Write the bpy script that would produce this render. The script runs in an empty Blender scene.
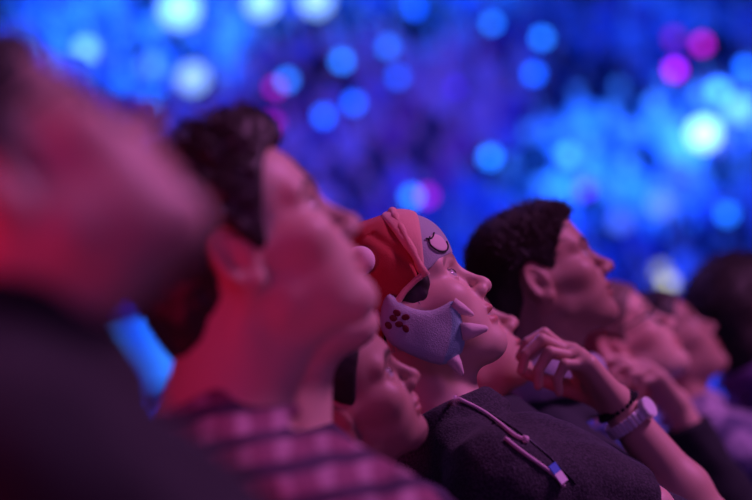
import bpy, math, random
import numpy as np
from mathutils import Vector, Matrix
F = np.float32
PI = math.pi
scene = bpy.context.scene
COL = scene.collection
rng = random.Random(7)

# ------------------------------------------------------------------ distance functions
def V3(*a): return np.array(a, dtype=F)
def ln(q): return np.sqrt(np.einsum('ij,ij->i', q, q))
def smin(a, b, k):
    h = np.maximum(k - np.abs(a - b), 0) / k
    return np.minimum(a, b) - h * h * k * F(.25)
def smax(a, b, k): return -smin(-a, -b, k)
def sphere(p, c, r): return ln(p - V3(*c)) - r
def ell(p, c, r, R=None):
    q = p - V3(*c)
    if R is not None: q = q @ R
    r = V3(*r)
    k0 = ln(q / r); k1 = ln(q / (r * r)) + F(1e-9)
    return k0 * (k0 - 1) / k1
def rcone(p, a, b, ra, rb):
    a = V3(*a); b = V3(*b); ba = b - a; pa = p - a
    t = np.clip(pa @ ba / (ba @ ba + 1e-9), 0, 1)
    return ln(pa - t[:, None] * ba) - (ra + (rb - ra) * t)
def roty(deg):   # columns = local axes; raises +x towards +z
    a = math.radians(deg); c, s = math.cos(a), math.sin(a)
    return np.array([[c, 0, -s], [0, 1, 0], [s, 0, c]], dtype=F)
def rotz(deg):
    a = math.radians(deg); c, s = math.cos(a), math.sin(a)
    return np.array([[c, -s, 0], [s, c, 0], [0, 0, 1]], dtype=F)
def rotx(deg):
    a = math.radians(deg); c, s = math.cos(a), math.sin(a)
    return np.array([[1, 0, 0], [0, c, -s], [0, s, c]], dtype=F)
def poly2(u, v, P):
    P = np.array(P, dtype=F); n = len(P)
    d = np.full(u.shape, 1e9, F); s = np.ones(u.shape, F)
    for i in range(n):
        a = P[i]; b = P[i - 1]; e = b - a
        wx = u - a[0]; wy = v - a[1]
        t = np.clip((wx * e[0] + wy * e[1]) / (e @ e), 0, 1)
        d = np.minimum(d, (wx - e[0] * t) ** 2 + (wy - e[1] * t) ** 2)
        c1 = v >= a[1]; c2 = v < b[1]; c3 = e[0] * wy > e[1] * wx
        f = (c1 & c2 & c3) | (~c1 & ~c2 & ~c3)
        s = np.where(f, -s, s)
    return s * np.sqrt(d)
def rpoly(P, n=2):          # round the corners of a traced outline
    for _ in range(n):
        Q = []
        for i in range(len(P)):
            a = P[i]; b = P[(i + 1) % len(P)]
            Q += [(a[0] * .75 + b[0] * .25, a[1] * .75 + b[1] * .25), (a[0] * .25 + b[0] * .75, a[1] * .25 + b[1] * .75)]
        P = Q
    return P
def wob(p, f, seed=0.0):    # cheap smooth noise in -1..1
    x, y, z = p[:, 0] * f, p[:, 1] * f, p[:, 2] * f
    a = np.sin(x + 1.7 * np.sin(y * .9 + seed) + seed) + np.sin(y * 1.1 + 1.6 * np.sin(z * 1.07 + seed * 2)) + np.sin(z * .93 + 1.5 * np.sin(x * 1.13 - seed))
    return a / 3

# ------------------------------------------------------------------ surface extraction (sparse blocks of cells)
BS = 12
def mesh_sdf(f, lo, hi, h, slack=1.35):
    lo = np.array(lo, float); hi = np.array(hi, float)
    nb = np.maximum(np.ceil((hi - lo) / (h * BS)).astype(int), 1)
    ii = np.stack(np.meshgrid(*[np.arange(n) for n in nb], indexing='ij'), -1).reshape(-1, 3)
    cc = (lo + (ii + .5) * h * BS).astype(F)
    keep = np.abs(f(cc)) < h * BS * .87 * slack + .012
    ii = ii[keep]
    dim = nb * BS + 3
    g = np.arange(BS + 1)
    G = np.stack(np.meshgrid(g, g, g, indexing='ij'), -1)
    VI = []; VP = []; FQ = []
    cellid = lambda c: (c[..., 0] + 1) * dim[1] * dim[2] + (c[..., 1] + 1) * dim[2] + (c[..., 2] + 1)
    for s in range(0, len(ii), 96):
        b = ii[s:s + 96]
        gi = b[:, None, None, None, :] * BS + G[None]
        P = (lo + gi * h).astype(F)
        D = f(P.reshape(-1, 3)).reshape(gi.shape[:-1])
        S = D < 0
        # cells
        cnt = sum(S[:, i:i + BS, j:j + BS, k:k + BS].astype(np.int8) for i in (0, 1) for j in (0, 1) for k in (0, 1))
        act = np.argwhere((cnt > 0) & (cnt < 8))
        if len(act):
            acc = np.zeros((len(act), 3)); num = np.zeros(len(act))
            q = act
            corner = {}
            for i in (0, 1):
                for j in (0, 1):
                    for k in (0, 1):
                        corner[i, j, k] = D[q[:, 0], q[:, 1] + i, q[:, 2] + j, q[:, 3] + k].astype(float)
            for (c1, c2) in [((i, j, k), tuple(np.add((i, j, k), e))) for i in (0, 1) for j in (0, 1) for k in (0, 1) for e in ((1, 0, 0), (0, 1, 0), (0, 0, 1)) if max(np.add((i, j, k), e)) < 2]:
                d1 = corner[c1]; d2 = corner[c2]
                m = (d1 < 0) != (d2 < 0)
                t = np.where(m, d1 / np.where(m, d1 - d2, 1), 0)
                pt = np.array(c1) + t[:, None] * (np.array(c2) - np.array(c1))
                acc += pt * m[:, None]; num += m
            cell = b[q[:, 0]] * BS + q[:, 1:]
            VI.append(cellid(cell)); VP.append(lo + (cell + acc / num[:, None]) * h)
        for ax in range(3):
            o = [0, 0, 0]; o[ax] = 1
            A = S[:, :BS, :BS, :BS]; Bq = S[:, o[0]:o[0] + BS, o[1]:o[1] + BS, o[2]:o[2] + BS]
            e = np.argwhere(A != Bq)
            if not len(e): continue
            base = b[e[:, 0]] * BS + e[:, 1:]
            inside = A[e[:, 0], e[:, 1], e[:, 2], e[:, 3]]
            u = np.zeros(3, int); v = np.zeros(3, int); u[(ax + 1) % 3] = 1; v[(ax + 2) % 3] = 1
            quad = np.stack([cellid(base - u - v), cellid(base - v), cellid(base), cellid(base - u)], 1)
            quad[~inside] = quad[~inside][:, ::-1]
            FQ.append(quad)
    if not VI: return np.zeros((0, 3)), np.zeros((0, 4), int)
    VI = np.concatenate(VI); VP = np.concatenate(VP); FQ = np.concatenate(FQ)
    o = np.argsort(VI); VI = VI[o]; VP = VP[o]
    ix = np.searchsorted(VI, FQ); ix = np.minimum(ix, len(VI) - 1)
    ok = (VI[ix] == FQ).all(1)
    FQ = ix[ok]
    # one smoothing pass along face neighbours, then back onto the surface
    return VP, FQ
def normals(f, P, e=.0012):
    P = P.astype(F); N = np.zeros_like(P)
    for a in range(3):
        d = np.zeros(3, F); d[a] = e
        N[:, a] = f(P + d) - f(P - d)
    return N / (ln(N)[:, None] + 1e-9)

def put(name, verts, faces, mat, parent=None, col=None, M=None, smooth=True):
    me = bpy.data.meshes.new(name)
    verts = np.asarray(verts, float)
    if M is not None:
        A = np.array(M); verts = verts @ A[:3, :3].T + A[:3, 3]
    if isinstance(faces, np.ndarray):
        k = faces.shape[1]
        me.vertices.add(len(verts)); me.vertices.foreach_set('co', verts.ravel())
        me.loops.add(faces.size); me.loops.foreach_set('vertex_index', faces.ravel().astype(np.int32))
        me.polygons.add(len(faces)); me.polygons.foreach_set('loop_start', np.arange(len(faces), dtype=np.int32) * k)
        me.update(calc_edges=True); me.validate()
    else:
        me.from_pydata(verts.tolist(), [], faces)
    if smooth and len(me.polygons): me.polygons.foreach_set('use_smooth', [True] * len(me.polygons))
    if col is not None:
        at = me.color_attributes.new('tint', 'FLOAT_COLOR', 'POINT')
        c = np.ones((len(me.vertices), 4)); n = min(len(c), len(col)); c[:n, :3] = col[:n]
        at.data.foreach_set('color', c.ravel())
    if isinstance(mat, (list, tuple)):
        for m in mat: me.materials.append(m)
    else: me.materials.append(mat)
    o = bpy.data.objects.new(name, me); COL.objects.link(o)
    if parent is not None: o.parent = parent
    return o
def tag(o, label=None, cat=None, group=None, kind=None):
    if label: o['label'] = label
    if cat: o['category'] = cat
    if group: o['group'] = group
    if kind: o['kind'] = kind
    return o
def empty(name, label, cat, group=None, loc=(0, 0, 0)):
    o = bpy.data.objects.new(name, None); o.location = loc; COL.objects.link(o)
    o.empty_display_size = .1
    return tag(o, label, cat, group)
class MB:                   # collects boxes and tubes into one mesh
    def __init__(s): s.v = []; s.f = []
    def box(s, c, d, R=None, bev=0.0):
        n = len(s.v); c = np.array(c, float); d = np.array(d, float) / 2
        R = np.eye(3) if R is None else np.array(R)
        b = min(bev, d.min() * .9)
        if b <= 0:
            for x in (-1, 1):
                for y in (-1, 1):
                    for z in (-1, 1): s.v.append(c + R @ (d * (x, y, z)))
            for q in ((0, 1, 3, 2), (4, 6, 7, 5), (0, 4, 5, 1), (2, 3, 7, 6), (0, 2, 6, 4), (1, 5, 7, 3)): s.f.append([n + i for i in q])
        else:   # chamfered in plan: rings along z
            prof = [(-d[2], b), (-d[2] + b, 0), (d[2] - b, 0), (d[2], b)]
            for z, i in prof:
                X, Y = d[0] - i, d[1] - i
                for x, y in ((X, -Y + b), (X, Y - b), (X - b, Y), (-X + b, Y), (-X, Y - b), (-X, -Y + b), (-X + b, -Y), (X - b, -Y)): s.v.append(c + R @ np.array((x, y, z)))
            for r in range(3):
                for i in range(8): s.f.append([n + r * 8 + i, n + r * 8 + (i + 1) % 8, n + r * 8 + 8 + (i + 1) % 8, n + r * 8 + 8 + i])
            s.f.append([n + i for i in range(7, -1, -1)]); s.f.append([n + 24 + i for i in range(8)])
        return s
    def tube(s, pts, r, k=8, cap=True):
        pts = [np.array(p, float) for p in pts]; n0 = len(s.v)
        rs = r if isinstance(r, (list, tuple)) else [r] * len(pts)
        up = None
        for i, p in enumerate(pts):
            t = pts[min(i + 1, len(pts) - 1)] - pts[max(i - 1, 0)]; t = t / (np.linalg.norm(t) + 1e-12)
            if up is None:
                up = np.cross(t, (0, 0, 1)) if abs(t[2]) < .9 else np.cross(t, (1, 0, 0))
            a = up - t * (up @ t); a /= np.linalg.norm(a) + 1e-12; up = a; b = np.cross(t, a)
            for j in range(k):
                w = 2 * PI * j / k; s.v.append(p + rs[i] * (a * math.cos(w) + b * math.sin(w)))
        for i in range(len(pts) - 1):
            for j in range(k): s.f.append([n0 + i * k + j, n0 + i * k + (j + 1) % k, n0 + (i + 1) * k + (j + 1) % k, n0 + (i + 1) * k + j])
        if cap:
            s.f.append([n0 + j for j in range(k - 1, -1, -1)]); s.f.append([n0 + (len(pts) - 1) * k + j for j in range(k)])
        return s
    def ball(s, c, r, R=None, nu=12, nv=8):
        n = len(s.v); R = np.eye(3) if R is None else np.array(R); c = np.array(c, float); r = np.ones(3) * r
        s.v.append(c + R @ (r * (0, 0, 1)))
        for i in range(1, nv):
            for j in range(nu):
                a, b = PI * i / nv, 2 * PI * j / nu
                s.v.append(c + R @ (r * (math.sin(a) * math.cos(b), math.sin(a) * math.sin(b), math.cos(a))))
        s.v.append(c + R @ (r * (0, 0, -1))); m = len(s.v) - 1
        for j in range(nu):
            k = (j + 1) % nu
            s.f.append([n, n + 1 + j, n + 1 + k]); s.f.append([m, m - nu + k, m - nu + j])
            for i in range(nv - 2): s.f.append([n + 1 + i * nu + j, n + 1 + (i + 1) * nu + j, n + 1 + (i + 1) * nu + k, n + 1 + i * nu + k])
        return s
    def build(s, name, mat, parent=None, M=None, smooth=False):
        return put(name, s.v, s.f, mat, parent, M=M, smooth=smooth)

# ------------------------------------------------------------------ materials
def mat(name, base=(.5, .5, .5), rough=.6, **k):
    m = bpy.data.materials.new(name); m.use_nodes = True
    nt = m.node_tree; b = nt.nodes['Principled BSDF']
    b.inputs['Base Color'].default_value = (*base, 1); b.inputs['Roughness'].default_value = rough
    b.inputs['Metallic'].default_value = k.get('metal', 0)
    b.inputs['Specular IOR Level'].default_value = k.get('spec', .5)
    if 'sheen' in k:
        b.inputs['Sheen Weight'].default_value = k['sheen']; b.inputs['Sheen Roughness'].default_value = .4
        b.inputs['Sheen Tint'].default_value = (*k.get('sheentint', (1, 1, 1)), 1)
    if 'emit' in k:
        b.inputs['Emission Color'].default_value = (*k['emit'], 1); b.inputs['Emission Strength'].default_value = k.get('power', 1)
    if 'sss' in k:
        b.inputs['Subsurface Weight'].default_value = k['sss']; b.inputs['Subsurface Radius'].default_value = (1, .3, .15); b.inputs['Subsurface Scale'].default_value = .008
    if 'bump' in k:
        n = nt.nodes.new('ShaderNodeTexNoise'); n.inputs['Scale'].default_value = k['bump']; n.inputs['Detail'].default_value = k.get('detail', 3)
        tc = nt.nodes.new('ShaderNodeTexCoord'); nt.links.new(tc.outputs['Object'], n.inputs['Vector'])
        bp = nt.nodes.new('ShaderNodeBump'); bp.inputs['Strength'].default_value = k.get('bstr', .4); bp.inputs['Distance'].default_value = k.get('bdist', .002)
        nt.links.new(n.outputs['Fac'], bp.inputs['Height']); nt.links.new(bp.outputs['Normal'], b.inputs['Normal'])
        if 'mottle' in k:   # the cloth's own second colour
            mx = nt.nodes.new('ShaderNodeMix'); mx.data_type = 'RGBA'
            n2 = nt.nodes.new('ShaderNodeTexNoise'); n2.inputs['Scale'].default_value = k.get('mscale', k['bump']); n2.inputs['Detail'].default_value = 4
            nt.links.new(tc.outputs['Object'], n2.inputs['Vector'])
            cr = nt.nodes.new('ShaderNodeMapRange'); cr.inputs[1].default_value = .42; cr.inputs[2].default_value = .6
            nt.links.new(n2.outputs['Fac'], cr.inputs[0]); nt.links.new(cr.outputs[0], mx.inputs[0])
            mx.inputs[6].default_value = (*base, 1); mx.inputs[7].default_value = (*k['mottle'], 1)
            nt.links.new(mx.outputs[2], b.inputs['Base Color'])
    if k.get('tint'):
        a = nt.nodes.new('ShaderNodeAttribute'); a.attribute_name = 'tint'
        mx = nt.nodes.new('ShaderNodeMix'); mx.data_type = 'RGBA'; mx.blend_type = 'MULTIPLY'; mx.inputs[0].default_value = 1
        mx.inputs[6].default_value = (*base, 1); nt.links.new(a.outputs['Color'], mx.inputs[7]); nt.links.new(mx.outputs[2], b.inputs['Base Color'])
    return m
# ------------------------------------------------------------------ the human head, x forward from the ear, y left, z up
EYE = (.0790, .031, .0165)
def head_sdf(p, o):
    """o: dict of small per-person differences."""
    q = p.copy(); q[:, 1] = np.abs(q[:, 1])
    y = q[:, 1]; x = q[:, 0]; z = q[:, 2]
    jaw = o.get('jaw', 0.); op = o.get('open', 0.)
    d = ell(q, (-.006, 0, .046), (.094, .075, .086))
    d = smin(d, ell(q, (.036, 0, .058), (.056, .064, .054)), .03)
    d = smin(d, ell(q, (.046, 0, -.012), (.046, .056, .066)), .03)
    d = smin(d, ell(q, (.064, 0, -.040), (.036, .036, .034)), .025)
    # jaw
    d = smin(d, rcone(q, (-.002, .054, -.006), (.010, .047, -.053), .016, .016), .03)
    d = smin(d, rcone(q, (.010, .046, -.054), (.070, .014, -.088 - jaw), .016, .014), .03)
    d = smin(d, ell(q, (.048, 0, -.078), (.044, .040, .021), roty(-8)), .025)
    d = smin(d, ell(q, (.0795, 0, -.087 - jaw), (.0175, .021, .0155)), .018)
    # cheeks and brow
    d = smin(d, ell(q, (.046, .036, -.038), (.036, .021, .032), roty(-25)), .03)
    d = smin(d, ell(q, (.058, .047, -.010), (.026, .016, .016)), .025)
    d = smin(d, rcone(q, (.060, .048, -.006), (.005, .064, .004), .009, .008), .03)
    d = smin(d, rcone(q, (.090, .012, .037), (.074, .047, .039), .0085, .008), .02)
    # eye socket
    d = smax(d, -ell(q, (.1005, .031, .018), (.018, .019, .0125)), .014)
    # nose
    n = o.get('nose', 0.)
    d = smin(d, rcone(q, (.091, 0, .024), (.1105 + n * .6, 0, -.008), .0065, .0075), .012)
    d = smin(d, ell(q, (.1135 + n, 0, -.017), (.0105, .0098, .0098)), .010)
    d = smin(d, ell(q, (.1035 + n * .5, .0115, -.021), (.0105, .0062, .0082)), .007)
    d = smin(d, rcone(q, (.100, .004, -.024), (.096, .006, -.040), .005, .004), .008)
    d = smax(d, -ell(q, (.1055 + n * .7, .0062, -.0295), (.0068, .0032, .0055)), .004)
    # lips
    lip = o.get('lip', 0.)
    up = ell(q, (.0985, 0, -.0455 + op * .3), (.0095 + lip, .022, .0060))
    lo_ = ell(q, (.0955, 0, -.0590 - op), (.0098 + lip, .019, .0070))
    d = smin(d, up, .007); d = smin(d, lo_, .007)
    d = smax(d, -ell(q, (.0870, 0, -.0712 - op), (.0125, .022, .0045)) - .0105, .010)
    d = smax(d, -ell(q, (.104, 0, -.0515 - op * .35), (.016, .0215, .0011 + op * .65)), .0025)
    # eyelids round the eyeball, opened along an almond
    e = np.array(EYE, F)
    lid = ln(q - e) - F(.0140)
    sl = ell(q, (e[0] + .0135, e[1] + .001, e[2] + .0012), (.0090, .0132, .0056), rotz(16) @ roty(6))
    d = smin(d, lid, .006)
    crease = ell(q, (e[0] + .010, e[1], e[2] + .0105), (.010, .013, .0012), roty(18))
    d = smax(d, -crease, .003)
    d = smax(d, -sl, .002)
    d = np.maximum(d, -(ln(q - e) - F(.0120)) - np.where(x < e[0] + .004, 1, 0).astype(F))
    # philtrum, slight temple hollow
    d = smax(d, -ell(q, (.110, 0, -.038), (.006, .002, .006)), .004)
    # ear
    R = roty(13) @ rotz(-18)
    E = ell(q, (-.012, .080, .004), (.0185, .0060, .0320), R)
    r = (q - V3(-.012, .080, .004)) @ R
    rr = np.sqrt((r[:, 0] / .0165) ** 2 + ((r[:, 2]) / .0300) ** 2)
    hel = np.sqrt(((rr - 1) * .019) ** 2 + (r[:, 1] - .003) ** 2) - .0034
    bowl = ell(r, (.002, .009, -.001), (.0105, .0105, .0180))
    up2 = ell(r, (-.001, .0085, .014), (.0095, .0060, .0105))
    E = smax(E, -bowl, .003); E = smax(E, -up2, .003)
    E = smin(E, hel + np.where(r[:, 2] < -.02, .004, 0).astype(F), .003)
    E = smin(E, ell(r, (.0045, .001, -.0265), (.0085, .0045, .0090)), .006)
    E = smin(E, ell(r, (.0140, .0035, -.004), (.0042, .0042, .0065)), .004)
    anti = np.abs(np.sqrt((r[:, 0] + .004) ** 2 / .0095 ** 2 + (r[:, 2] + .003) ** 2 / .0185 ** 2) - 1) * .011
    E = smin(E, np.maximum(np.sqrt(anti ** 2 + (r[:, 1] - .0005) ** 2) - .0030, r[:, 0] - .002), .004)
    E = smin(E, ell(q, (-.004, .072, .000), (.012, .010, .024)), .006)
    d = smin(d, E, .005)
    return d
def scalp(p, t=0.0):
    q = p.copy(); q[:, 1] = np.abs(q[:, 1])
    d = ell(q, (-.006, 0, .046), (.094, .075, .086))
    d = smin(d, ell(q, (.036, 0, .058), (.056, .064, .054)), .03)
    d = smin(d, ell(q, (.030, 0, -.012), (.050, .062, .066)), .03)
    return d - t
def head_tint(q, o):
    """Skin colour that belongs to the skin: lips, brows, stubble, cheeks, ears."""
    n = len(q); c = np.ones((n, 3)); y = np.abs(q[:, 1]); x = q[:, 0]; z = q[:, 2]
    def mixin(w, col):
        w = np.clip(w, 0, 1)[:, None]; return c * (1 - w) + np.array(col) * w
    g = lambda cx, cy, cz, s: np.exp(-(((x - cx) ** 2 + (y - cy) ** 2 + (z - cz) ** 2) / s ** 2))
    c = mixin(.35 * g(.06, .05, -.02, .028) + .3 * g(.115, 0, -.018, .015), (.95, .72, .68))
    c = mixin(.35 * (y > .068) * (x < .02) * (z > -.05), (1., .70, .66))
    op = o.get('open', 0.)
    lips = np.exp(-(((z + .0455 - op * .3) / .0055) ** 4)) + np.exp(-(((z + .0585 + op) / .0062) ** 4))
    c = mixin(.85 * lips * (x > .092 - y * .45) * (y < .023) * (x > .088), (.80, .42, .42))
    st = o.get('stubble', 0.)
    if st:
        s = poly2(x.astype(F), z.astype(F), rpoly([(.016, .01), (.022, -.03), (.055, -.06), (.085, -.042), (.105, -.034), (.12, -.05), (.11, -.12), (.02, -.12), (-.005, -.06), (.005, .01)]))
        c = mixin(st * np.clip(-s / .01, 0, 1), (.45, .36, .36))
    b = o.get('brow', .85)
    zb = .0375 + .006 * np.sin(np.clip((y - .012) / .04, 0, 1) * PI) - .005 * np.clip((y - .04) / .015, 0, 1)
    w = np.exp(-(((z - zb) / (.0055 - .002 * np.clip((y - .03) / .02, 0, 1))) ** 4)) * (y > .010) * (y < .053) * (x > .05)
    c = mixin(b * w, np.array((.10, .07, .06)))
    # lash line
    e = np.array(EYE)
    r = np.sqrt((x - e[0]) ** 2 + (y - e[1]) ** 2 + (z - e[2]) ** 2)
    w = (r < .0150) * (x > e[0] - .002) * np.exp(-((z - e[2] - .0068) / .0026) ** 2)
    c = mixin(.95 * w, (.12, .08, .08))
    return c
# ------------------------------------------------------------------ camera and how the photograph maps into the place
FPX = 135 / 36 * 752
CAMZ, ELEV, ROLL = .95, math.radians(5.7), math.radians(12)
_fw = np.array((0, math.cos(ELEV), math.sin(ELEV))); _X = np.array((1., 0, 0)); _U = np.cross(_X, _fw)
_R = math.cos(ROLL) * _X - math.sin(ROLL) * _U; _Up = math.sin(ROLL) * _X + math.cos(ROLL) * _U
EYEPT = np.array((0, 0, CAMZ))
def PX(x, y, d): return EYEPT + d * (_fw + _R * (x - 376) / FPX - _Up * (y - 250) / FPX)
cd = bpy.data.cameras.new('camera'); cam = bpy.data.objects.new('camera', cd); COL.objects.link(cam)
cam.matrix_world = Matrix(((_R[0], _Up[0], -_fw[0], EYEPT[0]), (_R[1], _Up[1], -_fw[1], EYEPT[1]), (_R[2], _Up[2], -_fw[2], EYEPT[2]), (0, 0, 0, 1)))
cd.lens = 135; cd.sensor_width = 36; cd.clip_end = 300; cd.clip_start = .05
cd.dof.use_dof = True; cd.dof.focus_distance = 3.76; cd.dof.aperture_fstop = 3.1
scene.camera = cam

NOSE = np.array((.124, 0, -.018)); CHIN = np.array((.097, 0, -.090))
def unit(v): v = np.array(v, float); return v / np.linalg.norm(v)

def hand_parts(W, fdir, pn, lat, curls, spread=1.0, thumb=(.5, .4), s=1.0):
    """Joint chains of a hand. W wrist, fdir towards the fingers, pn out of the palm, lat towards the thumb."""
    W = np.array(W); f = unit(fdir); n = unit(np.array(pn) - f * (np.array(pn) @ f)); l = np.cross(n, f)
    if l @ np.array(lat) < 0: l = -l
    out = {'palm': [], 'fing': []}
    K = []
    spec = [(.034, .093, (.043, .027, .022), .0096), (.012, .097, (.047, .030, .023), .0098), (-.010, .093, (.043, .028, .023), .0093), (-.031, .084, (.034, .022, .020), .0084)]
    for i, (a, b, L, r) in enumerate(spec):
        k = W + s * (f * b + l * a * .95); K.append(k)
        out['palm'].append((W + s * (f * .012 + l * a * .55), k - n * .002, .0175 * s, .0140 * s))
        c = curls[i]; ang = 0; p = k; d0 = unit(f + l * (a - .0015) * 4 * spread)
        for j, (Lj, cj) in enumerate(zip(L, c)):
            ang += math.radians(cj)
            d = d0 * math.cos(ang) + n * math.sin(ang)
            q = p + d * Lj * s; rr = r * s * (1 - .11 * j)
            out['fing'].append((p, q, rr, rr * .9)); p = q
    tb = W + s * (f * .025 + l * .022 + n * .012)
    d = unit(f * .75 + l * .75 * thumb[0] * 2 + n * thumb[1]); p1 = tb + d * .040 * s
    d2 = unit(f * .9 + l * .35 + n * thumb[1]); p2 = p1 + d2 * .034 * s
    d3 = unit(f * .95 + l * .0 + n * thumb[1] * .8); p3 = p2 + d3 * .027 * s
    out['palm'].append((tb, p1, .0165 * s, .0125 * s)); out['fing'] += [(p1, p2, .0115 * s, .0098 * s), (p2, p3, .0098 * s, .0082 * s)]
    out['c'] = W + f * .08 * s
    return out
def hand_sdf(p, H):
    d = None
    for a, b, ra, rb in H['palm']:
        e = rcone(p, a, b, ra, rb); d = e if d is None else smin(d, e, .014)
    g = None
    for a, b, ra, rb in H['fing']:
        e = rcone(p, a, b, ra, rb); g = e if g is None else smin(g, e, .0022)
    return smin(d, g, .006)
RELAX = [(18, 28, 18), (22, 32, 20), (26, 34, 22), (30, 36, 22)]

class Fig: pass
def pose(sp):
    """Joint positions in the place for one seated spectator."""
    g = Fig(); g.sp = sp; s = g.s = sp.get('s', 1.0)
    pitch = sp['pitch'] - 12.0; yaw = sp.get('yaw', 0)
    R = np.array(Matrix.Rotation(math.radians(yaw), 3, 'Z') @ Matrix.Rotation(-math.radians(pitch), 3, 'Y') @ Matrix.Rotation(math.radians(sp.get('tilt', 0)), 3, 'X'))
    g.R = R
    loc = NOSE if sp.get('anchor', 'nose') == 'nose' else CHIN if sp['anchor'] == 'chin' else np.zeros(3)
    g.O = PX(*sp['at']) - R @ loc * s
    g.M = np.eye(4); g.M[:3, :3] = R * s; g.M[:3, 3] = g.O
    by = math.radians(sp.get('byaw', yaw * .5)); g.f0 = np.array((math.cos(by), math.sin(by), 0)); g.l = np.array((-math.sin(by), math.cos(by), 0))
    rec = math.radians(sp.get('recline', 40))
    g.t = math.cos(rec) * np.array((0, 0, 1)) - math.sin(rec) * g.f0; g.f = math.cos(rec) * g.f0 + math.sin(rec) * np.array((0, 0, 1))
    g.C = g.O + sp.get('neck', .155) * s * np.array((0, 0, -1)) + g.f0 * sp.get('nx', .004) + g.l * sp.get('ny', 0)
    w = sp.get('sw', .165)
    g.H = g.C - g.t * .47
    # a slouching spine: the hips always end up on a seat at about half a metre
    g.hz = g.H[2]
    g.S = {}; g.E = {}; g.W = {}; g.hand = {}
    for k, sg in (('r', -1), ('l', 1)):
        g.S[k] = g.C - g.t * sp.get('drop', .095) + g.l * sg * w
        a = sp.get('arm_' + k)
        if a:
            g.E[k] = PX(*a['E']); g.W[k] = PX(*a['W']); fd = a.get('dir'); pn = a.get('pn')
            fd = PX(*a['K']) - g.W[k] if 'K' in a else fd
            pn = _R * pn[0] + _Up * pn[1] - _fw * pn[2]
            g.hand[k] = hand_parts(g.W[k], fd, pn, _R * a['lat'][0] + _Up * a['lat'][1] - _fw * a['lat'][2], a['curls'], a.get('spread', 1), a.get('thumb', (.5, .4)), a.get('hs', 1.0))
        else:
            g.E[k] = g.S[k] - g.t * .17 + g.f0 * .15 - np.array((0, 0, .08)) + g.l * sg * .0
            g.W[k] = g.E[k] + g.f0 * .22 - np.array((0, 0, .06)) - g.l * sg * .08
            g.hand[k] = hand_parts(g.W[k], g.f0 * .9 - g.l * sg * .15 - np.array((0, 0, .35)), (0, 0, -1), -g.l * sg, RELAX)
    return g
def arm_d(p, g, grow, k):
    d = rcone(p, g.S[k], g.E[k], .047 + grow, .039 + grow)
    m = (g.E[k] * .7 + g.W[k] * .3)
    d = smin(d, rcone(p, g.E[k], m, .036 + grow, .040 + grow), .02)
    return smin(d, rcone(p, m, g.W[k] , .039 + grow, .0265 + grow), .02)
def torso_d(p, g, grow):
    B = np.stack([g.f, g.l, g.t], 1).astype(F); C = g.C
    fat = g.sp.get('fat', 1.0)
    d = ell(p, C - g.t * .215 + g.f * .008, (.104 * fat + grow, .146 + grow, .195 + grow), B)
    d = smin(d, ell(p, C - g.t * .40 + g.f * .012, (.115 * fat + grow, .150 + grow, .150 + grow), B), .06)
    for sg in (-1, 1):
        d = smin(d, rcone(p, C + g.l * sg * .035 - g.t * .028, g.S['l' if sg > 0 else 'r'] , .040 + grow, .048 + grow), .04)
        d = smin(d, ell(p, C - g.t * .17 + g.l * sg * .065 + g.f * .045, (.050 + grow, .075 + grow, .075 + grow), B), .05)
    return d
def body_sdf(g):
    R32 = g.R.astype(F); s = F(g.s); o = g.sp.get('head', {})
    O = g.O.astype(F)
    L = lambda v: g.O + g.R @ (np.array(v) * g.s)
    nr = g.sp.get('neckr', .057)
    Bn = g.C - g.t * .03
    def f(p):
        d = rcone(p, L((-.022, 0, -.030)), Bn, nr * .93 * g.s, nr * 1.03)
        d = smin(d, rcone(p, L((.012, 0, -.070)), g.C + g.f * .020, .036 * g.s, .040), .03)
        d = smin(d, ell(p, L((.030, 0, -.118)) * .5 + (L((.012, 0, -.070)) * .5 + g.f * .02 - g.t * .03) * .5, (.012, .010, .014)), .03)
        for sg in (-1, 1):
            d = smin(d, rcone(p, L((-.018, sg * .058, -.030)), g.C + g.f * .045 + g.l * sg * .018 - g.t * .02, .014 * g.s, .010), .02)
        d = smin(d, torso_d(p, g, -.004), .05)
        for k in ('r', 'l'):
            d = smin(d, arm_d(p, g, 0, k), .02)
            H = g.hand[k]; m = ln(p - H['c'].astype(F)) < .20
            if m.any():
                e = hand_sdf(p[m], H); dm = d[m]; d[m] = smin(dm, e, .016)
        q = (p - O) @ R32 / s
        far = ln(q - V3(0, 0, .01)); m = far < .26
        if m.any():
            h = head_sdf(q[m], o) * s
            d[m] = smin(d[m], h, .022)
        return d.astype(F)
    return f
def box_of(pts, pad):
    A = np.array(pts); return A.min(0) - pad, A.max(0) + pad
def head_only(f, g, p, r=.20): pass

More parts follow.
